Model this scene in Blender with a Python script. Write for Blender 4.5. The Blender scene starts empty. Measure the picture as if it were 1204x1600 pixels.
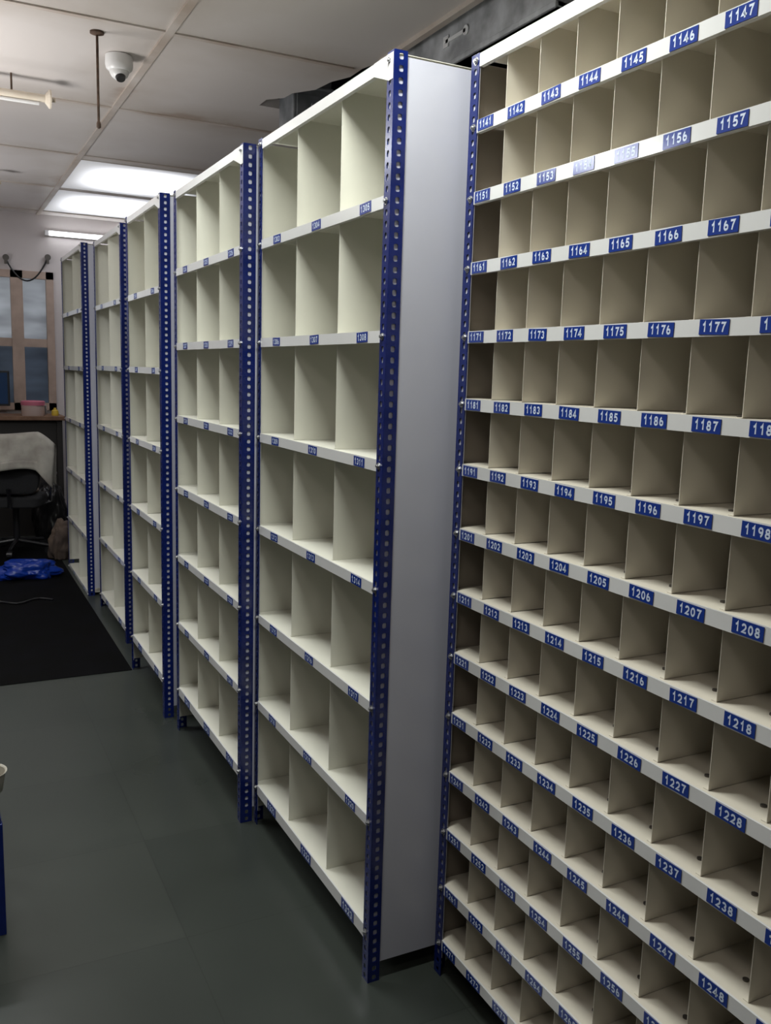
import bpy, bmesh, math, random
from mathutils import Vector, Matrix, noise
random.seed(3)
scene=bpy.context.scene
COL=scene.collection
scene.view_settings.view_transform='Standard'
scene.view_settings.look='None'
scene.view_settings.exposure=0.0

# ------------------------------------------------------------ materials
def mat(name,col,rough=.5,metal=0.,noise=None,nscale=8.,bump=0.,emit=None,estr=0.,spec=.5,bscale=200.,coat=0.):
    m=bpy.data.materials.new(name);m.use_nodes=True
    nt=m.node_tree;b=nt.nodes['Principled BSDF']
    b.inputs['Base Color'].default_value=(*col,1)
    b.inputs['Roughness'].default_value=rough
    b.inputs['Metallic'].default_value=metal
    b.inputs['Specular IOR Level'].default_value=spec
    b.inputs['Coat Weight'].default_value=coat
    tc=nt.nodes.new('ShaderNodeTexCoord')
    if noise:
        n=nt.nodes.new('ShaderNodeTexNoise');n.inputs['Scale'].default_value=nscale;n.inputs['Detail'].default_value=5
        r=nt.nodes.new('ShaderNodeValToRGB')
        r.color_ramp.elements[0].position=.35;r.color_ramp.elements[1].position=.65
        r.color_ramp.elements[0].color=(*noise,1);r.color_ramp.elements[1].color=(*col,1)
        nt.links.new(tc.outputs['Object'],n.inputs['Vector']);nt.links.new(n.outputs['Fac'],r.inputs['Fac'])
        nt.links.new(r.outputs['Color'],b.inputs['Base Color'])
    if bump:
        n2=nt.nodes.new('ShaderNodeTexNoise');n2.inputs['Scale'].default_value=bscale
        bp=nt.nodes.new('ShaderNodeBump');bp.inputs['Strength'].default_value=bump;bp.inputs['Distance'].default_value=.01
        nt.links.new(tc.outputs['Object'],n2.inputs['Vector']);nt.links.new(n2.outputs['Fac'],bp.inputs['Height'])
        nt.links.new(bp.outputs['Normal'],b.inputs['Normal'])
    if emit:
        b.inputs['Emission Color'].default_value=(*emit,1);b.inputs['Emission Strength'].default_value=estr
    return m

M_cream=mat('cream_powder_coat',(.68,.67,.59),.38,noise=(.64,.63,.555),nscale=3.)
M_warm=mat('warm_cream_powder_coat',(.66,.615,.53),.40,noise=(.62,.58,.495),nscale=3.)
M_endshade=mat('inner_panel_painted_shade',(.27,.23,.20),.45,noise=(.23,.20,.17),nscale=3.)  # shadow of the end column painted into the inner panel colour
M_creamlip=mat('white_lip_paint',(.70,.70,.70),.10,noise=(.66,.66,.66),nscale=5.,spec=.8)
M_panel=mat('side_panel_paint',(.53,.535,.61),.30,noise=(.48,.485,.56),nscale=1.5)
M_blue=mat('blue_enamel',(.005,.015,.13),.22,noise=(.004,.011,.09),nscale=12.)
M_label=mat('label_blue',(.010,.035,.23),.13,spec=.8)
M_digit=mat('label_white',(.58,.66,.80),.3)
M_bolt=mat('zinc_bolt',(.40,.40,.41),.35,metal=.9)
M_dark=mat('dark_steel',(.10,.09,.08),.5,metal=.4)
M_rust=mat('rusty_brown',(.12,.07,.045),.7,noise=(.05,.03,.02),nscale=30)
M_white=mat('white_plastic',(.85,.85,.85),.3)
M_black=mat('black_plastic',(.012,.012,.014),.35)
M_blackfab=mat('black_fabric',(.02,.02,.022),.9,bump=.4)
M_chrome=mat('chrome',(.5,.5,.52),.2,metal=1.)
M_towel=mat('cream_towel',(.44,.42,.37),.9,noise=(.27,.25,.22),nscale=7)
M_coat=mat('brown_cloth',(.10,.07,.05),.9,noise=(.05,.035,.03),nscale=7)
M_bag=mat('blue_plastic_film',(.004,.030,.26),.30)
M_binbag=mat('black_plastic_film',(.012,.012,.013),.3)
M_wood=mat('brown_wood',(.22,.12,.07),.5,noise=(.14,.07,.04),nscale=14)
M_frame=mat('pinkish_painted_wood',(.44,.33,.27),.55,noise=(.36,.27,.22),nscale=8)
M_pink=mat('pink_tin',(.50,.14,.20),.4)
M_cream2=mat('beige_tin',(.50,.38,.34),.4)
M_yellow=mat('yellow_plastic',(.6,.42,.05),.4)
M_duct=mat('galvanized_grey',(.66,.68,.72),.6,noise=(.30,.31,.33),nscale=7)
M_box=mat('grey_box_paint',(.30,.31,.33),.6,noise=(.12,.13,.14),nscale=6)
M_tape=mat('white_tape',(.85,.86,.88),.5)
M_tube=mat('lit_tube',(.9,.9,.9),.4,emit=(.93,.97,1.),estr=9.)
M_hot=mat('hot_light_diffuser',(.9,.9,.9),.4,emit=(.95,.98,1.),estr=13.)
M_tubeoff=mat('aged_tube_body',(.80,.73,.62),.35,noise=(.70,.62,.51),nscale=10)
M_beige=mat('dull_beige_plastic',(.42,.39,.33),.5)
def mat_ceiling_glow():  # soft-edged glow imitating ceiling bays lit by nearby tubes
    m=bpy.data.materials.new('lit_ceiling_glow');m.use_nodes=True
    nt=m.node_tree;b=nt.nodes['Principled BSDF']
    b.inputs['Base Color'].default_value=(.7,.7,.7,1);b.inputs['Emission Color'].default_value=(.92,.94,1.,1)
    tc=nt.nodes.new('ShaderNodeTexCoord');sp=nt.nodes.new('ShaderNodeSeparateXYZ')
    nt.links.new(tc.outputs['Object'],sp.inputs[0])
    def ax(o,lo,hi):
        w=nt.nodes.new('ShaderNodeMath');w.operation='ABSOLUTE';nt.links.new(sp.outputs[o],w.inputs[0])
        mr=nt.nodes.new('ShaderNodeMapRange');mr.interpolation_type='SMOOTHSTEP'
        mr.inputs[1].default_value=hi;mr.inputs[2].default_value=lo;mr.inputs[3].default_value=0;mr.inputs[4].default_value=1
        nt.links.new(w.outputs[0],mr.inputs[0]);return mr
    mm=nt.nodes.new('ShaderNodeMath');mm.operation='MULTIPLY'
    nt.links.new(ax('X',.0,.56).outputs[0],mm.inputs[0]);nt.links.new(ax('Y',.08,.59).outputs[0],mm.inputs[1])
    ma=nt.nodes.new('ShaderNodeMath');ma.operation='MULTIPLY_ADD';ma.inputs[1].default_value=5.2;ma.inputs[2].default_value=.22
    nt.links.new(mm.outputs[0],ma.inputs[0]);nt.links.new(ma.outputs[0],b.inputs['Emission Strength'])
    return m
M_ceilglow=mat_ceiling_glow()
M_paper=mat('crumpled_paper',(.35,.28,.22),.8,noise=(.06,.07,.09),nscale=9)

def mat_ceiling():
    m=bpy.data.materials.new('stained_ceiling_board');m.use_nodes=True
    nt=m.node_tree;b=nt.nodes['Principled BSDF'];b.inputs['Roughness'].default_value=.42
    tc=nt.nodes.new('ShaderNodeTexCoord')
    sep=nt.nodes.new('ShaderNodeSeparateXYZ');nt.links.new(tc.outputs['Object'],sep.inputs[0])
    def edge(axis,off,per):
        a=nt.nodes.new('ShaderNodeMath');a.operation='SUBTRACT';a.inputs[1].default_value=off
        nt.links.new(sep.outputs[axis],a.inputs[0])
        p=nt.nodes.new('ShaderNodeMath');p.operation='PINGPONG';p.inputs[1].default_value=per/2
        nt.links.new(a.outputs[0],p.inputs[0]);return p
    mn=nt.nodes.new('ShaderNodeMath');mn.operation='MINIMUM'
    nt.links.new(edge('X',.975,1.22).outputs[0],mn.inputs[0]);nt.links.new(edge('Y',4.13,1.31).outputs[0],mn.inputs[1])
    n=nt.nodes.new('ShaderNodeTexNoise');n.inputs['Scale'].default_value=1.6;n.inputs['Detail'].default_value=6
    nt.links.new(tc.outputs['Object'],n.inputs['Vector'])
    ml=nt.nodes.new('ShaderNodeMath');ml.operation='MULTIPLY_ADD';ml.inputs[1].default_value=-.9;ml.inputs[2].default_value=.57
    nt.links.new(n.outputs['Fac'],ml.inputs[0])
    ad=nt.nodes.new('ShaderNodeMath');ad.operation='ADD'
    nt.links.new(mn.outputs[0],ad.inputs[0]);nt.links.new(ml.outputs[0],ad.inputs[1])
    r=nt.nodes.new('ShaderNodeValToRGB')
    r.color_ramp.elements[0].position=.0;r.color_ramp.elements[0].color=(.42,.34,.29,1)
    r.color_ramp.elements[1].position=.42;r.color_ramp.elements[1].color=(.67,.63,.61,1)
    e=r.color_ramp.elements.new(.08);e.color=(.56,.51,.47,1)
    nt.links.new(ad.outputs[0],r.inputs['Fac']);nt.links.new(r.outputs['Color'],b.inputs['Base Color'])
    return m
M_ceil=mat_ceiling()
M_trim=mat('ceiling_batten_paint',(.62,.57,.53),.5,noise=(.46,.38,.32),nscale=3)
M_wall=mat('pinkish_wall_paint',(.60,.55,.54),.7,noise=(.54,.49,.48),nscale=2)
M_wall2=mat('fill_cut_wall_dark',(.13,.12,.11),.7,noise=(.11,.10,.09),nscale=2)  # unseen walls darkened to cut fill light on the racks
M_void=mat('dark_plenum',(.02,.02,.022),.9,noise=(.01,.01,.01),nscale=4)
def mat_floor():
    m=bpy.data.materials.new('dark_green_grey_tiles');m.use_nodes=True
    nt=m.node_tree;b=nt.nodes['Principled BSDF']
    tc=nt.nodes.new('ShaderNodeTexCoord')
    br=nt.nodes.new('ShaderNodeTexBrick');br.offset=0
    br.inputs['Color1'].default_value=(.036,.042,.037,1);br.inputs['Color2'].default_value=(.043,.049,.043,1)
    br.inputs['Mortar'].default_value=(.029,.033,.029,1);br.inputs['Scale'].default_value=1.
    br.inputs['Brick Width'].default_value=.6;br.inputs['Row Height'].default_value=.6;br.inputs['Mortar Size'].default_value=.002
    nt.links.new(tc.outputs['Object'],br.inputs['Vector'])
    n=nt.nodes.new('ShaderNodeTexNoise');n.inputs['Scale'].default_value=1.8;n.inputs['Detail'].default_value=3;n.inputs['Roughness'].default_value=.5
    nt.links.new(tc.outputs['Object'],n.inputs['Vector'])
    rr=nt.nodes.new('ShaderNodeMapRange');rr.inputs[1].default_value=.3;rr.inputs[2].default_value=.7;rr.inputs[3].default_value=.82;rr.inputs[4].default_value=1.08
    nt.links.new(n.outputs['Fac'],rr.inputs[0])
    mx=nt.nodes.new('ShaderNodeMixRGB');mx.blend_type='MULTIPLY';mx.inputs[0].default_value=.8
    nt.links.new(br.outputs['Color'],mx.inputs[1]);nt.links.new(rr.outputs[0],mx.inputs[2])
    nt.links.new(mx.outputs[0],b.inputs['Base Color'])
    mr=nt.nodes.new('ShaderNodeMapRange');mr.inputs[1].default_value=.3;mr.inputs[2].default_value=.7;mr.inputs[3].default_value=.27;mr.inputs[4].default_value=.35
    nt.links.new(n.outputs['Fac'],mr.inputs[0]);nt.links.new(mr.outputs[0],b.inputs['Roughness'])
    return m
M_floor=mat_floor()
M_mat=mat('black_floor_mat',(.003,.003,.004),.8,noise=(.002,.002,.002),nscale=5,spec=.08)
def mat_glass():
    m=bpy.data.materials.new('hazy_window_glass');m.use_nodes=True
    nt=m.node_tree;b=nt.nodes['Principled BSDF'];b.inputs['Roughness'].default_value=.15
    tc=nt.nodes.new('ShaderNodeTexCoord');sep=nt.nodes.new('ShaderNodeSeparateXYZ')
    nt.links.new(tc.outputs['Object'],sep.inputs[0])
    n=nt.nodes.new('ShaderNodeTexNoise');n.inputs['Scale'].default_value=2.5
    mp=nt.nodes.new('ShaderNodeMapping');mp.inputs['Scale'].default_value=(.9,1,2.6)
    nt.links.new(tc.outputs['Object'],mp.inputs[0]);nt.links.new(mp.outputs[0],n.inputs['Vector'])
    r=nt.nodes.new('ShaderNodeValToRGB');r.color_ramp.elements[0].color=(.05,.065,.09,1);r.color_ramp.elements[1].color=(.36,.39,.43,1)
    r.color_ramp.elements[0].position=1.80/3;r.color_ramp.elements[1].position=1.95/3
    d=nt.nodes.new('ShaderNodeMath');d.operation='DIVIDE';d.inputs[1].default_value=3
    nt.links.new(sep.outputs['Z'],d.inputs[0]);nt.links.new(d.outputs[0],r.inputs['Fac'])
    mx=nt.nodes.new('ShaderNodeMixRGB');mx.blend_type='MULTIPLY';mx.inputs[0].default_value=.9
    nt.links.new(r.outputs['Color'],mx.inputs[1]);nt.links.new(n.outputs['Fac'],mx.inputs[2])
    nt.links.new(mx.outputs[0],b.inputs['Base Color'])
    nt.links.new(mx.outputs[0],b.inputs['Emission Color']);b.inputs['Emission Strength'].default_value=.8
    return m
M_glass=mat_glass()

# ------------------------------------------------------------ helpers
def mesh(name,verts,faces,mats,midx=None,smooth=False):
    me=bpy.data.meshes.new(name);me.from_pydata([tuple(v) for v in verts],[],faces)
    for m in (mats if isinstance(mats,(list,tuple)) else [mats]): me.materials.append(m)
    if midx:
        for p,i in zip(me.polygons,midx): p.material_index=i
    if smooth:
        for p in me.polygons:p.use_smooth=True
    me.update();return me
class G:
    def __init__(s): s.v=[];s.f=[];s.m=[]
    def add(s,vs,fs,mi=0):
        o=len(s.v);s.v+=[tuple(v) for v in vs];s.f+=[tuple(i+o for i in f) for f in fs];s.m+=[mi]*len(fs);return s
    def box(s,a,b,mi=0):
        x0,y0,z0=a;x1,y1,z1=b
        return s.add([(x0,y0,z0),(x1,y0,z0),(x1,y1,z0),(x0,y1,z0),(x0,y0,z1),(x1,y0,z1),(x1,y1,z1),(x0,y1,z1)],
          [(0,3,2,1),(4,5,6,7),(0,1,5,4),(1,2,6,5),(2,3,7,6),(3,0,4,7)],mi)
    def cyl(s,p0,p1,r0,r1=None,n=16,mi=0):
        r1=r0 if r1 is None else r1
        p0=Vector(p0);p1=Vector(p1);d=(p1-p0).normalized()
        u=d.orthogonal().normalized();w=d.cross(u)
        vs=[];
        for p,r in((p0,r0),(p1,r1)):
            for i in range(n):
                a=2*math.pi*i/n;vs.append(p+(u*math.cos(a)+w*math.sin(a))*r)
        fs=[(i,(i+1)%n,n+(i+1)%n,n+i) for i in range(n)]+[tuple(range(n-1,-1,-1)),tuple(range(n,2*n))]
        return s.add(vs,fs,mi)
    def lathe(s,c,prof,n=28,mi=0):
        vs=[];fs=[]
        for r,z in prof:
            for i in range(n):
                a=2*math.pi*i/n;vs.append((c[0]+r*math.cos(a),c[1]+r*math.sin(a),c[2]+z))
        for k in range(len(prof)-1):
            for i in range(n):
                fs.append((k*n+i,k*n+(i+1)%n,(k+1)*n+(i+1)%n,(k+1)*n+i))
        fs.append(tuple(range(n-1,-1,-1)));fs.append(tuple(range((len(prof)-1)*n,len(prof)*n)))
        return s.add(vs,fs,mi)
    def tube(s,pts,r,n=8,mi=0):
        pts=[Vector(p) for p in pts];vs=[];fs=[]
        for k,p in enumerate(pts):
            t=(pts[min(k+1,len(pts)-1)]-pts[max(k-1,0)]).normalized()
            u=t.cross(Vector((0.13,.21,1))).normalized();w=t.cross(u)
            for i in range(n):
                a=2*math.pi*i/n;vs.append(p+(u*math.cos(a)+w*math.sin(a))*r)
        for k in range(len(pts)-1):
            for i in range(n): fs.append((k*n+i,k*n+(i+1)%n,(k+1)*n+(i+1)%n,(k+1)*n+i))
        fs.append(tuple(range(n-1,-1,-1)));fs.append(tuple(range((len(pts)-1)*n,len(pts)*n)))
        return s.add(vs,fs,mi)
    def me(s,name,mats,smooth=False):
        return mesh(name,s.v,s.f,mats,s.m,smooth)
def obj(name,me,parent=None,loc=(0,0,0),bevel=0,**kw):
    o=bpy.data.objects.new(name,me);COL.objects.link(o);o.location=loc
    if parent: o.parent=parent
    if bevel:
        b=o.modifiers.new('bevel','BEVEL');b.width=bevel;b.segments=2;b.limit_method='ANGLE'
    for k,v in kw.items(): o[k]=v
    return o
def smooth_obj(o,ang=40):
    for p in o.data.polygons:p.use_smooth=True
    o.data.set_sharp_from_angle(angle=math.radians(ang))
def top(name,loc,label,category,group=None):
    e=bpy.data.objects.new(name,None);COL.objects.link(e);e.location=loc;e.empty_display_size=.1
    e['label']=label;e['category']=category
    if group:e['group']=group
    return e

# ------------------------------------------------------------ digits : blocky bold sans strokes
def stroke_poly(pts,w):
    n=len(pts);P=[Vector((p[0],p[1])) for p in pts]
    L=[];R=[]
    for i in range(n):
        if i==0:d=(P[1]-P[0]).normalized();m=Vector((-d.y,d.x));k=1
        elif i==n-1:d=(P[-1]-P[-2]).normalized();m=Vector((-d.y,d.x));k=1
        else:
            d1=(P[i]-P[i-1]).normalized();d2=(P[i+1]-P[i]).normalized()
            n1=Vector((-d1.y,d1.x));n2=Vector((-d2.y,d2.x));m=(n1+n2).normalized();k=1/max(.5,m.dot(n1))
        L.append(P[i]+m*w/2*k);R.append(P[i]-m*w/2*k)
    vs=L+R;fs=[(i,i+1,n+i+1,n+i) for i in range(n-1)]
    return [(v.x,v.y) for v in vs],fs
def arc(cx,cy,rx,ry,a0,a1,n=10):
    return [(cx+rx*math.cos(math.radians(a0+(a1-a0)*i/n)),cy+ry*math.sin(math.radians(a0+(a1-a0)*i/n))) for i in range(n+1)]
S={'0':[arc(.5,.5,.30,.41,90,450,20)],
 '1':[[(.22,.70),(.42,.78),(.56,.98),(.56,.0)]] ,
 '2':[arc(.5,.66,.29,.25,170,-25,10)+[(.62,.38),(.22,.09),(.88,.09)]],
 '3':[arc(.48,.70,.27,.21,160,-80,10),arc(.48,.29,.31,.21,85,-160,12)],
 '4':[[(.62,.0),(.62,.93),(.14,.30),(.92,.30)]],
 '5':[[(.82,.91),(.30,.91),(.24,.54)]+arc(.48,.33,.31,.25,100,-155,12)],
 '6':[arc(.50,.31,.29,.23,0,360,16),arc(.62,.40,.40,.52,105,190,8)],
 '7':[[(.14,.91),(.82,.91),(.58,.52),(.42,.0)]],
 '8':[arc(.5,.71,.25,.20,0,360,16),arc(.5,.28,.30,.21,0,360,16)],
 '9':[arc(.50,.69,.29,.23,0,360,16),arc(.38,.60,.40,.52,-75,10,8)]}
dig={}
for ch,st in S.items():
    vs=[];fs=[]
    for k,p in enumerate(st):
        v,f=stroke_poly(p,.225);o=len(vs);vs+=[(x,y,k) for x,y in v];fs+=[tuple(i+o for i in q) for q in f]
    dig[ch]=(vs,fs)
def sticker_geo(g,txt,cy,cz,w,h,x=-.0012):
    g.box((x,cy-w/2,cz-h/2),(x+.001,cy+w/2,cz+h/2),0)
    H=h*.64;adv=w*.84/len(txt);tot=adv*len(txt);W=adv*.92
    for i,ch in enumerate(txt):
        vs,fs=dig[ch]
        c=-tot/2+adv*(i+.5)
        g.add([(x-.0003-.00008*k,cy-(c+(a-.5)*W),cz+(b-.5)*H) for a,b,k in vs],fs,1)

# ------------------------------------------------------------ slotted post
def flange(g,w,H,axis,hw=.0060,hh=.0073,pitch=.027,a0=0,m=.019):
    n=int(H/pitch);p=H/n
    c=.0027
    def P(a,z): return (0,a+a0,z) if axis=='y' else (a+a0,0,z)
    for k in range(n):
        z0=k*p;z1=z0+p;zc=z0+p/2
        L,R,B,T=m-hw,m+hw,zc-hh,zc+hh
        vs=[P(0,z0),P(w,z0),P(w,z1),P(0,z1),P(L+c,B),P(R-c,B),P(R,B+c),P(R,T-c),P(R-c,T),P(L+c,T),P(L,T-c),P(L,B+c)]
        fs=[(0,1,5,4),(1,6,5),(1,2,7,6),(2,8,7),(2,3,9,8),(3,10,9),(3,0,11,10),(0,4,11)]
        g.add(vs,fs)
post_cache={}
def post_mesh(H,w=.035,sw=.035):
    k=(round(H,3),sw)
    if k not in post_cache:
        g=G();flange(g,w,H,'y')
        flange(g,sw,H,'x',m=sw*.52)
        post_cache[k]=g.me('post',[M_blue])
    return post_cache[k]
g=G();g.cyl((0,0,0),(-.005,0,0),.0065,n=6);g.cyl((-.005,0,0),(-.008,0,0),.0035,n=8);g.cyl((0,0,0),(-.0012,0,0),.009,n=14)
ME_bolt=g.me('bolt',[M_bolt])

def build_rack(name,X,y0,y1,D,H,lips,ncol,label,start,rowstep,cols=None,group=None,topz=None,LH=.030,lw=.066,lh=.026,shelfdots=False,sw=.035):
    W=y1-y0;pw=.035
    MC=M_warm if shelfdots else M_cream
    root=top(name,(X,y0,0),label,'shelving rack' if not shelfdots else 'pigeonhole rack',group)
    pm=post_mesh(H,.035,sw)
    for (px,py,sx,sy) in ((-.0025,-.0025,1,1),(-.0025,W+.0025,1,-1),(D+.0025,-.0025,-1,1),(D+.0025,W+.0025,-1,-1)):
        o=obj('post',pm,root,(px,py,0));o.scale=(sx,sy,1)
        s=o.modifiers.new('thickness','SOLIDIFY');s.thickness=.002;s.offset=0
    zb=.055
    for side in (0,1):
        g=G();yy=.0 if side==0 else W-.0012
        g.box((0.0,yy,zb),(D,yy+.0012,H-.012))
        yi=.0013 if side==0 else W-.0021
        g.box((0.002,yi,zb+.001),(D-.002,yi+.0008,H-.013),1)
        a,b=(.0,.032) if side==0 else (W-.032,W)
        g.box((0.0,a,zb),(.0012,b,H-.012));g.box((D-.0012,a,zb),(D,b,H-.012))
        obj('side_panel',g.me('side_panel',[M_panel,M_endshade if (shelfdots and side==1) else MC]),root)
    g=G();g.box((D-.003,.033,zb),(D-.0015,W-.033,H-.012));obj('back_panel',g.me('back_panel',[MC]),root)
    if cols is None:
        cols=[.0+W*i/ncol for i in range(ncol+1)]
    allz=[topz]+list(lips)
    for i,z in enumerate(allz):
        g=G();zt=z+LH/2
        big=(not shelfdots and i==len(allz)-1)
        zl=z-LH/2-(.008 if big else 0)
        g.box((.0015,.004,zt-.0015),(D-.003,W-.004,zt))
        x0=-.003
        ya,yb=pw-.002,W-pw+.002
        g.box((x0,ya,zl),(x0+.0015,yb,zt),1)
        g.box((x0+.0015,ya,zt-.0015),(.0015,yb,zt),1)
        g.box((x0+.0015,ya,zl),(x0+.012,yb,zl+.0015),1)
        if shelfdots and i>0:
            for c in range(len(cols)-1):
                yc=cols[c]+.35*(cols[c+1]-cols[c]) 
                g.cyl((.055,yc,zt),(.055,yc,zt+.003),.006,n=10,mi=2)
        o=obj('shelf',g.me('shelf',[MC,M_creamlip,M_dark]),root)
    ya=.001;yb=.105
    g=G();x=-.0048
    zt=topz+LH/2
    g.add([(x,ya,zt),(x,yb,zt),(x,yb,zt-LH),(x,ya+.02,zt-.06),(x,ya,zt-.06)],[(0,1,2,3,4)])
    o=obj('corner_gusset',g.me('corner_gusset',[M_creamlip]),root);m_=o.modifiers.new('t','SOLIDIFY');m_.thickness=.0015
    dl=[]
    for i in range(len(allz)-1):
        zt=allz[i]+LH/2-.0015-.001;zb2=allz[i+1]+LH/2+.0005
        for c in cols[1:-1]: dl.append((c,zb2,zt))
    def dgeo(g,c,a,b):
        g.box((.010,c-.0006,a),(D-.005,c+.0006,b));g.box((.010,c-.0006,a),(D-.02,c+.012,a+.001))
    lim=100
    dl.sort(key=lambda t:t[0])
    cache={}
    for k,(c,a,b) in enumerate(dl[:lim]):
        key=round(b-a,4)
        if key not in cache:
            g=G();dgeo(g,0,0,b-a);cache[key]=g.me('divider',[MC])
        obj('divider',cache[key],root,(0,c,a))
    if len(dl)>lim:
        g=G()
        for c,a,b in dl[lim:]: dgeo(g,c,a,b)
        obj('divider',g.me('divider_rest',[MC]),root,kind='stuff')
    sl=[]
    for r,z in enumerate(lips):
        n=len(cols)-1
        for c in range(n):
            hi=cols[n-c];lo=cols[n-c-1]
            yc=(hi+lo)/2
            if not shelfdots: yc=lo+.42*(hi-lo)
            if c==0 and shelfdots: yc-=.006
            last=(not shelfdots and r==len(lips)-1)
            sl.append((yc,z-(.004 if last else 0),str(start+rowstep*r+c),last))
    sl.sort(key=lambda t:t[0])
    if shelfdots:
        vis=[t for t in sl if t[0]>cols[2]-.01];off=[t for t in sl if t[0]<=cols[2]-.01]
        ind=vis[:100];rest=vis[100:]+off
    else: ind,rest=sl,[]
    for yc,z,t,k in ind:
        g=G();jit=random.uniform(-.002,.002)
        sticker_geo(g,t,0,0,.085 if k else lw,.034 if k else lh)
        o=obj('label_sticker',g.me('label_sticker',[M_label,M_digit]),root,(-.0032,yc+jit,z+random.uniform(-.001,.001)))
        o.rotation_euler=(random.uniform(-.03,.03),0,0)
    if rest:
        g=G()
        for yc,z,t,k in rest: sticker_geo(g,t,yc,z,lw,lh)
        obj('label_sticker',g.me('label_sticker_rest',[M_label,M_digit]),root,(-.0032,0,0),kind='stuff')
    for z in allz:
        for yy in (pw*.55,W-pw*.55):
            obj('bolt',ME_bolt,root,(-.0035,yy,z))
    return root

A_y0,A_y1=.655,1.972
pa=.1271;YA=1.965
colsA=[YA-pa*(10-i)-A_y0 for i in range(11)]
colsA[0]=.0;colsA[-1]=A_y1-A_y0
lipsA=[2.2664-.1669*r for r in range(14)]
build_rack('pigeonhole_rack',1.203,A_y0,A_y1,.36,2.435,lipsA,10,
  'cream steel pigeonhole rack with blue slotted posts and numbered stickers',1141,10,cols=colsA,topz=2.418,lw=.066,lh=.026,shelfdots=True)
grp='cream shelving racks standing in a row'
build_rack('shelving_rack',1.004,2.0,2.984,.34,2.425,[2.408-.3236*j for j in range(1,8)],3,
  'tall cream shelving rack with white side panel beside the pigeonhole rack',1303,3,group=grp,topz=2.405)
build_rack('shelving_rack',.952,2.990,3.955,.34,2.41,[2.382-.3123*j for j in range(1,8)],3,
  'cream shelving rack with three bays and blue slotted posts',1324,3,group=grp,topz=2.39,sw=.044)
build_rack('shelving_rack',.925,4.10,4.885,.34,2.425,[2.379-.365*j for j in range(1,7)],2,
  'narrow cream shelving rack with two bays, blue slotted posts',1345,2,group=grp,topz=2.405,sw=.044)
build_rack('shelving_rack',.981,5.35,6.295,.34,2.465,[2.425-.389*j for j in range(1,7)],2,
  'cream two-bay shelving rack with blue posts and widely spaced shelves',1357,2,group=grp,topz=2.446,sw=.044)
build_rack('shelving_rack',.945,6.60,7.67,.34,2.495,[2.45-.407*j for j in range(1,7)],2,
  'cream two-bay shelving rack ending the row near the window',1369,2,group=grp,topz=2.475,sw=.044)

# ------------------------------------------------------------ room
XL,XR,YN,YF,HC=-3.0,2.6,-2.0,9.6,3.10
def struct(name,g,mats,**kw):
    o=obj(name,g.me(name,mats),**kw);o['kind']='structure';return o
g=G();g.box((XL-.1,YN-.1,-.1),(XR+.1,YF+.1,0));struct('floor',g,[M_floor])
g=G();cx,cy,cx2,cy2=1.93,4.95,1.66,3.95
g.box((XL,YN,HC),(cx2,YF,HC+.05));g.box((cx2,YN,HC),(cx,cy2,HC+.05));g.box((cx2,cy,HC),(XR,YF,HC+.05))
pl=[(cx2,cy2),(cx,cy2),(cx-.04,cy2+.16),(cx-.04,cy2+.30),(cx-.09,cy2+.42),(cx-.11,cy2+.58),(cx-.19,cy2+.70),(cx-.20,cy2+.80),(cx2,cy2+.88)]
nn=len(pl)
g.add([(x,y,HC) for x,y in pl]+[(x,y,HC+.05) for x,y in pl],[tuple(range(nn-1,-1,-1)),tuple(range(nn,2*nn))]+[(i,(i+1)%nn,nn+(i+1)%nn,nn+i) for i in range(nn)])
g.box((cx2-.3,YN,HC+.6),(XR,cy+.02,HC+.65),1);g.box((cx2-.32,YN,HC+.05),(cx2-.3,cy,HC+.6),1);g.box((cx2-.3,cy,HC+.05),(XR,cy+.02,HC+.6),1)
g.box((cx2-.3,YN-.02,HC+.05),(XR,YN,HC+.6),1)
struct('ceiling',g,[M_ceil,M_void])
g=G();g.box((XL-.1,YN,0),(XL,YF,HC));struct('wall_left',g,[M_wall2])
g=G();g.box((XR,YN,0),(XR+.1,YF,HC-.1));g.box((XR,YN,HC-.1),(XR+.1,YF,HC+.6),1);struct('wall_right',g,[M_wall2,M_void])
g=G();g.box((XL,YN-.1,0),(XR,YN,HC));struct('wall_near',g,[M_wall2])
wx0,wx1,wz0,wz1=-.75,1.10,1.20,2.55
g=G();g.box((XL,YF,0),(XR,YF+.15,wz0));g.box((XL,YF,wz1),(XR,YF+.15,HC));g.box((XL,YF,wz0),(wx0,YF+.15,wz1));g.box((wx1,YF,wz0),(XR,YF+.15,wz1))
struct('wall_far',g,[M_wall])
g=G();f=.07;ya,yb=YF-.03,YF+.08
g.box((wx0,ya,wz0),(wx1,yb,wz0+f));g.box((wx0,ya,wz1-f),(wx1,yb,wz1));g.box((wx0,ya,wz0),(wx0+f,yb,wz1));g.box((wx1-f,ya,wz0),(wx1,yb,wz1))
for mx in (-.14,.76): 
    g.box((mx-.055,ya,wz0),(mx+.055,yb,wz1))
g.box((wx0,ya+.01,1.82),(wx1,yb,1.90))
g.box((wx0,YF+.03,wz0),(wx1,YF+.04,wz1),1)
struct('window_1',g,[M_frame,M_glass])
n=1
for x in (-2.685,-1.465,-.245,.975):
    g=G();g.box((x-.018,YN,HC-.010),(x+.018,YF,HC));struct('trim_%d'%n,g,[M_trim]);n+=1
for y in (-1.11,.20,1.51,2.82,4.13,5.44,6.75,8.06,9.37):
    xe=cx if y<cy2 else (1.85 if y<cy else XR)
    g=G();g.box((XL,y-.014,HC-.007),(xe,y+.014,HC));struct('trim_%d'%n,g,[M_trim]);n+=1
g=G();g.box((cx-.03,YN,HC-.02),(cx,cy2,HC));struct('trim_%d'%n,g,[M_trim]);n+=1

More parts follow.
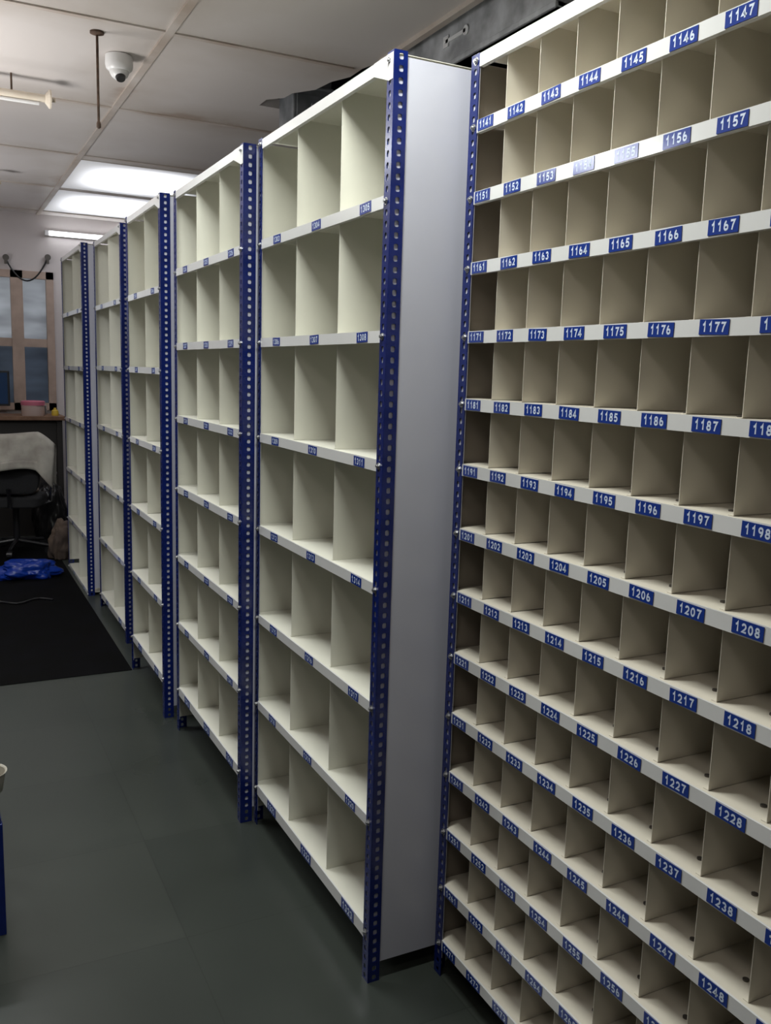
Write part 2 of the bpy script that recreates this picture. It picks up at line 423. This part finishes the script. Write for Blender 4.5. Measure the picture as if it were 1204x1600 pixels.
g=G();g.box((-2.6,4.85,0),(.915,9.0,.004))
o=obj('floor_mat',g.me('floor_mat',[M_mat]),bevel=.0015,label='large black rubber mat on the tiled floor',category='floor mat')

root=top('air_duct',(2.12,3.7,HC-.14),'worn blue-grey metal duct hanging in the ceiling gap','duct')
g=G();g.box((-.11,-.95,0),(.14,.9,.21));g.box((-.118,-.95,.0),(.148,.9,.022));g.box((-.118,-.95,.19),(.148,.9,.212))
obj('duct_body',g.me('duct_body',[M_duct]),root,bevel=.004)
g=G();g.box((-.116,-.34,.10),(-.1115,-.18,.115));g.cyl((-.116,-.34,.107),(-.111,-.34,.107),.02,n=14);g.box((-.116,-.20,.085),(-.1115,-.16,.13))
obj('duct_tape',g.me('duct_tape',[M_tape]),root)
for y in (.0,.7):
    g=G();g.cyl((.17,y,-.01),(.17,y,.74),.006,n=8);g.box((-.0,y-.012,-.016),(.19,y+.012,-.004))
    obj('hanger',g.me('hanger',[M_dark]),root)
root=top('junction_box',(1.87,4.80,HC-.13),'grey metal box hanging from the dark ceiling opening','box')
g=G();g.box((-.11,-.11,0),(.11,.11,.28));g.box((-.12,-.12,.18),(.12,.12,.20));obj('box_body',g.me('box_body',[M_box]),root,bevel=.008)
g=G();g.box((-.09,-.116,.03),(.09,-.110,.15));g.cyl((.0,-.11,.1),(.0,-.13,.1),.012,n=10);obj('cover_plate',g.me('cover_plate',[M_box]),root,bevel=.003)
g=G();g.cyl((.05,0,.28),(.05,0,.73),.02,n=12);obj('conduit',g.me('conduit',[M_dark]),root)

root=top('security_camera',(.84,4.55,HC+.001),'white dome security camera mounted on the ceiling','camera')
g=G();g.lathe((0,0,0),[(.056,0),(.062,-.004),(.064,-.04),(.060,-.06),(.050,-.070),(.02,-.072)]);o=obj('housing',g.me('housing',[M_white]),root);smooth_obj(o)
g=G();g.lathe((0,0,-.065),[(.046*math.cos(a),-.046*math.sin(a)) for a in [i*math.pi/2/8 for i in range(9)]][:-1]+[(.002,-.046)]);o=obj('dome',g.me('dome',[M_white]),root);smooth_obj(o)
g=G();d=Vector((.05,-.45,-.85)).normalized();c=Vector((0,0,-.065));g.cyl(c+d*.038,c+d*.052,.024,.020,n=20);o=obj('lens',g.me('lens',[M_black]),root)
root=top('hanging_rod',(.70,4.29,HC),'thin rusty brown rod hanging from the ceiling','rod')
g=G();g.cyl((0,0,-.008),(0,0,-.39),.006,n=10);obj('rod',g.me('rod',[M_rust]),root)
g=G();g.lathe((0,0,0),[(.03,0),(.03,-.008),(.012,-.014)]);obj('ceiling_plate',g.me('ceiling_plate',[M_rust]),root)
g=G();g.lathe((0,0,-.39),[(.007,.02),(.010,.01),(.010,-.005),(.004,-.01)],n=12);obj('end_cap',g.me('end_cap',[M_rust]),root)

def tube_fixture(name,x1,y,z,L,label,group=None):
    root=top(name,(x1-L/2,y,z),label,'tube light',group)
    g=G();g.cyl((-L/2,0,.022),(L/2-.02,0,.022),.019,n=18);o=obj('fixture_body',g.me('fixture_body',[M_tubeoff]),root);smooth_obj(o)
    g=G();g.cyl((-L/2+.03,0,-.006),(L/2-.06,0,-.006),.009,n=16);o=obj('tube',g.me('tube',[M_white]),root);smooth_obj(o)
    for s in (-1,1):
        g=G();a=s*(L/2-.03);g.cyl((a,0,.022),(a+s*.02,0,.022),.022,.046,n=18);g.cyl((a+s*.02,0,.022),(a+s*.028,0,.022),.046,n=18);g.cyl((a+s*.028,0,.022),(a+s*.05,0,.022),.012,n=12);obj('tube_holder',g.me('tube_holder',[M_tubeoff]),root)
        g=G();g.cyl((s*L*.35,0,.038),(s*L*.35,0,HC-z),.005,n=8);obj('hanger',g.me('hanger',[M_rust]),root)
gt='tube lights hanging below the ceiling'
tube_fixture('tube_light',.60,5.1,2.98,1.25,'aged beige tube light hanging under the stained ceiling',gt)
tube_fixture('tube_light',.50,7.6,2.98,1.25,'aged beige tube light hanging under the stained ceiling',gt)
root=top('wall_tube_light',(1.65,YF,2.90),'bright fluorescent tube light on the wall above the window','tube light')
g=G();g.box((-.62,-.04,.0),(.62,0,.05));obj('fixture_body',g.me('fixture_body',[M_white]),root,bevel=.004)
g=G();g.cyl((-.59,-.055,.02),(.59,-.055,.02),.018,n=16);obj('tube',g.me('tube',[M_tube]),root)
for s in(-1,1):
    g=G();g.box((s*.62,-.075,.0),(s*.585,-.03,.045));obj('tube_holder',g.me('tube_holder',[M_white]),root)
for x,y,a,b,mm in ((1.54,7.46,.54,.57,M_ceilglow),(1.54,8.72,.54,.57,M_ceilglow),(-1.45,4.80,.70,.32,M_hot)):  # first two stand in for brightly lit ceiling bays; third is unseen
    root=top('ceiling_glow_panel',(x,y,HC),'glowing panel set in the ceiling','ceiling light','recessed ceiling lights')
    g=G()
    g.box((-a-.006,-b-.006,-.004),(a+.006,-b,0));g.box((-a-.006,b,-.004),(a+.006,b+.006,0));g.box((-a-.006,-b,-.004),(-a,b,0));g.box((a,-b,-.004),(a+.006,b,0))
    obj('panel_frame',g.me('panel_frame',[M_trim]),root)
    g=G();g.box((-a,-b,-.006 if mm is M_ceilglow else -.014),(a,b,-.002));obj('diffuser',g.me('diffuser',[mm]),root)

# counter by the window
root=top('counter',(.1,9.32,0),'brown wooden counter under the window','counter')
g=G();g.box((-1.6,-.24,1.125),(1.02,.24,1.165));obj('counter_top',g.me('counter_top',[M_wood]),root,bevel=.004)
g=G()
for x in (-1.55,-.3,.97): g.box((x-.025,-.2,0),(x+.025,.22,1.125))
g.box((-1.55,-.16,.0),(1.0,-.14,1.125))  # dark sheet added for the shade below the counter
M_undershade=mat('under_counter_shade',(.02,.017,.015),.6)
obj('counter_frame',g.me('counter_frame',[M_undershade]),root)
root=top('storage_tin',(.84,9.19,1.165),'beige tin with a pink lid on the counter','tin')
g=G();g.lathe((0,0,0),[(.10,0),(.105,.01),(.105,.10)],n=24);o=obj('tin_body',g.me('tin_body',[M_cream2]),root);smooth_obj(o)
g=G();g.lathe((0,0,.10),[(.11,0),(.11,.035),(.10,.042),(.03,.045)],n=24);o=obj('tin_lid',g.me('tin_lid',[M_pink]),root);smooth_obj(o)
g=G();g.lathe((0,0,0),[(.04,0),(.042,.01),(.042,.09),(.036,.095)],n=20)
o=obj('steel_cup',g.me('steel_cup',[M_bolt]),None,(.94,9.38,1.165),label='small steel cup beside the pink tin',category='cup');smooth_obj(o)
g=G();g.lathe((0,0,0),[(.03,0),(.035,.02),(.03,.05),(.012,.06),(.012,.075)],n=16)
o=obj('yellow_bottle',g.me('yellow_bottle',[M_yellow]),None,(1.04,9.2,1.165),label='small yellow plastic bottle at the counter end',category='bottle');smooth_obj(o)
root=top('computer_monitor',(.40,9.2,1.165),'black computer monitor standing on the counter','monitor')
g=G();g.box((-.24,-.02,.09),(.24,.02,.42));obj('monitor_bezel',g.me('monitor_bezel',[M_black]),root,bevel=.006)
M_screen=mat('dim_screen',(.01,.015,.03),.15,emit=(.02,.06,.15),estr=.15)
g=G();g.box((-.22,-.022,.11),(.22,-.0195,.40));obj('screen',g.me('screen',[M_screen]),root)
g=G();g.box((-.03,-.01,.01),(.03,.02,.10));g.box((-.11,-.08,0),(.11,.08,.012));obj('stand',g.me('stand',[M_black]),root,bevel=.003)

root=top('hanging_cable',(.86,YF,2.66),'black cable drooping between two wall hooks','cable')
pts=[(-.19+.38*t,-.03,.0-.22*math.sin(math.pi*t)**.8+.03*t) for t in [i/16 for i in range(17)]]
g=G();g.tube(pts,.008);obj('cable',g.me('cable',[M_black]),root)
for x,z in((-.19,0),(.19,.03)):
    g=G();g.cyl((x,0,z),(x,-.06,z),.02,.03,n=14);g.cyl((x,-.045,z),(x,-.045,z-.06),.014,n=10);obj('hook',g.me('hook',[M_dark]),root)

# ------------------------------------------------------------ office chair with towel
def office_chair(loc,rot,label):
    root=top('office_chair',loc,label,'chair');root.rotation_euler=(0,0,rot)
    g=G()
    for k in range(5):
        a=2*math.pi*k/5+.3
        p=Vector((math.cos(a)*.30,math.sin(a)*.30,.075));g.cyl((0,0,.11),p,.022,.014,n=10)
    obj('star_base',g.me('star_base',[M_black]),root)
    for k in range(5):
        a=2*math.pi*k/5+.3;p=Vector((math.cos(a)*.30,math.sin(a)*.30,.032))
        g=G();t=Vector((-math.sin(a),math.cos(a),0));g.cyl(p-t*.022,p+t*.022,.032,n=14);g.cyl(p,p+Vector((0,0,.05)),.008,n=8);obj('caster',g.me('caster',[M_black]),root)
    g=G();g.cyl((0,0,.09),(0,0,.43),.028,n=14);obj('gas_lift',g.me('gas_lift',[M_black]),root)
    def pad(name,w,d,h,loc,rx=0,m=M_blackfab):
        bm=bmesh.new();bmesh.ops.create_cube(bm,size=1)
        bmesh.ops.subdivide_edges(bm,edges=bm.edges,cuts=3,use_grid_fill=True)
        for v in bm.verts:
            v.co.x*=w*(1-.12*(2*abs(v.co.y))**3);v.co.y*=d*(1);v.co.z*=h
        me=bpy.data.meshes.new(name);bm.to_mesh(me);bm.free();me.materials.append(m)
        o=obj(name,me,root,loc);o.rotation_euler=(rx,0,0)
        s=o.modifiers.new('sub','SUBSURF');s.levels=2;s.render_levels=2
        for p in me.polygons:p.use_smooth=True
        return o
    pad('seat',.50,.48,.10,(0,0,.47))
    pad('backrest',.50,.50,.08,(0,.26,.80),math.radians(82))
    for s in(-1,1):
        g=G();g.tube([(s*.22,.0,.43),(s*.29,.0,.46),(s*.30,.02,.6),(s*.30,.06,.66),(s*.30,-.12,.68)],.014)
        obj('armrest_bracket',g.me('armrest_bracket',[M_chrome]),root)
        g=G();g.box((s*.30-.03,-.16,.675),(s*.30+.03,.10,.705));obj('armrest',g.me('armrest',[M_black]),root,bevel=.012)
    g=G();g.tube([(0,.05,.42),(0,.26,.44),(0,.30,.6)],.018);obj('back_bracket',g.me('back_bracket',[M_black]),root)
    return root
CX,CY,CR=.60,8.38,math.radians(165)
office_chair((CX,CY,.004),CR,'black office chair with towel over its back')

def towel(name,loc,rot,w,over,m,label,R=.062,ph=0.):
    vs=[];fs=[];nx,ny=40,40
    for j in range(ny+1):
        t=j/ny*(2*over+math.pi*R)-over-math.pi*R/2
        for i in range(nx+1):
            x=(i/nx-.5)*w
            if abs(t)<math.pi*R/2: a=t/R;y=R*math.sin(a);z=R*math.cos(a)
            else:
                s=1 if t>0 else -1;y=s*R;z=-(abs(t)-math.pi*R/2)
            fall=max(0,-z)
            y+=math.copysign(1,y)*(.025*(1+math.sin(x*20+ph+j*.05+2*noise.noise(Vector((x*3,1,1+ph)))))*min(1,fall*6)+.02*fall*3)
            if abs(x)>.25: z+=-.9*(abs(x)-.25)**1.25
            z+=-.012*math.sin(x*9+1+ph)
            if fall>.2: z+=.05*math.sin(x*6+2+ph)
            xx=x*(1-.06*min(1,fall*3)) if abs(x)<.25 else math.copysign(.25*(1-.06*min(1,fall*3))+(abs(x)-.25)*.8,x)
            vs.append((xx,y,z))
    for j in range(ny):
        for i in range(nx):
            a=j*(nx+1)+i;fs.append((a,a+1,a+nx+2,a+nx+1))
    me=mesh(name,vs,fs,m,smooth=True)
    o=obj(name,me,None,loc,label=label,category='cloth');o.rotation_euler=(0,0,rot)
    s=o.modifiers.new('t','SOLIDIFY');s.thickness=.006
    return o
towel('towel',(CX-.29*math.sin(CR),CY+.29*math.cos(CR),1.02),CR,.84,.28,M_towel,'crumpled cream towel draped over the chair back')

def crumple(name,loc,sx,sy,sz,m,label,cat,seed=1,amp=.25):
    bm=bmesh.new();bmesh.ops.create_icosphere(bm,subdivisions=5,radius=1)
    for v in bm.verts:
        p=v.co.copy();n=noise.noise(p*1.8+Vector((seed,0,0)))*amp+abs(noise.noise(p*4+Vector((0,seed,0))))*amp*.6
        v.co=p*(1+n);v.co.x*=sx;v.co.y*=sy;v.co.z*=sz
        if v.co.z<-.55*sz: v.co.z=-.55*sz
    zmin=min(v.co.z for v in bm.verts)
    for v in bm.verts:v.co.z-=zmin
    me=bpy.data.meshes.new(name);bm.to_mesh(me);bm.free();me.materials.append(m)
    o=obj(name,me,None,loc,label=label,category=cat)
    for p in me.polygons:p.use_smooth=True
    return o
crumple('plastic_bag',(.60,7.34,.004),.22,.13,.09,M_bag,'crumpled shiny blue plastic bag on the floor','bag',2,.30)
crumple('paper_bundle',(CX-.0,CY-.03,.528),.16,.13,.08,M_paper,'crumpled brown and grey paper bundle on chair seat','paper',5,.4)
crumple('bin_bag',(.93,8.85,.0045),.14,.13,.36,M_binbag,'stuffed black plastic bag on the floor by the counter','bag',7,.25)
crumple('bin_bag',(.12,8.92,.0045),.20,.11,.30,M_binbag,'stuffed black plastic bag on the floor by the counter','bag',9,.25)
crumple('cloth_bundle',(.95,8.02,.004),.12,.12,.20,M_coat,'dark brown cloth bundle heaped on the mat','cloth',12,.3)

g=G();g.tube([(.25+.04*i,6.55+.05*math.sin(i*.9),.012) for i in range(12)],.007)
obj('loose_cable',g.me('loose_cable',[M_black]),None,label='short black cable lying on the mat',category='cable')

root=top('stool',(-.050,2.80,0),'low blue metal stool standing on the floor','stool')
g=G();g.box((-.17,-.17,.35),(.17,.17,.37));obj('seat',g.me('seat',[M_blue]),root,bevel=.006)
for sx in(-1,1):
    for sy in(-1,1):
        g=G();g.box((sx*.16-.013,sy*.16-.013,0),(sx*.16+.013,sy*.16+.013,.35));obj('leg',g.me('leg',[M_blue]),root,bevel=.003)
g=G();g.lathe((0,0,0),[(.04,0),(.05,.01),(.06,.07),(.064,.072),(.058,.068),(.045,.012)],n=28)
o=obj('plastic_bowl',g.me('plastic_bowl',[M_beige]),None,(0.086,2.80,.37),label='small dull beige plastic bowl on the blue stool',category='bowl');smooth_obj(o)

# ------------------------------------------------------------ lights
def area(name,loc,sx,sy,e,col=(1,1,1),rot=(0,0,0)):
    l=bpy.data.lights.new(name,'AREA');l.shape='RECTANGLE';l.size=sx;l.size_y=sy;l.energy=e;l.color=col
    o=bpy.data.objects.new(name,l);COL.objects.link(o);o.location=loc;o.rotation_euler=rot;return o
for x,y,z,e,c in ((.60,1.68,3.0,34,(.97,1,.94)),(.52,3.15,3.03,19,(.96,1,.96)),(-.2,4.9,2.95,15,(.94,.98,1)),(-.3,.3,2.95,8,(1,.93,.84))):
    area('ceiling_lamp',(x,y,z),.6,.09,e,c)
for x,y,z,u,c in ((-.9,2.4,2.0,8,(1,.97,.94)),(-.4,4.7,1.9,30,(1,.97,.94)),(-1.0,7.3,1.8,34,(.99,.98,1))):  # unseen fill lights added to brighten the ceiling
    area('ceiling_fill_up',(x,y,z),.9,.6,u,c,(math.pi,0,0))
w=bpy.data.worlds.new('world');scene.world=w;w.use_nodes=True
w.node_tree.nodes['Background'].inputs[0].default_value=(.5,.55,.65,1);w.node_tree.nodes['Background'].inputs[1].default_value=.3

# ------------------------------------------------------------ camera
a,b,c,f,h=.4695,.1552,-.0300,1390.7,1.6723
fw=Vector((math.sin(a)*math.cos(b),math.cos(a)*math.cos(b),-math.sin(b)))
r0=Vector((math.cos(a),-math.sin(a),0));d0=fw.cross(r0)
r=r0*math.cos(c)+d0*math.sin(c);d=-r0*math.sin(c)+d0*math.cos(c)
cam=bpy.data.cameras.new('camera');cam.sensor_fit='VERTICAL';cam.sensor_height=36;cam.lens=f/1600*36;cam.clip_start=.05
co=bpy.data.objects.new('camera',cam);COL.objects.link(co)
m=Matrix((r,-d,-fw)).transposed().to_4x4();m.translation=Vector((0,0,h));co.matrix_world=m
scene.camera=co
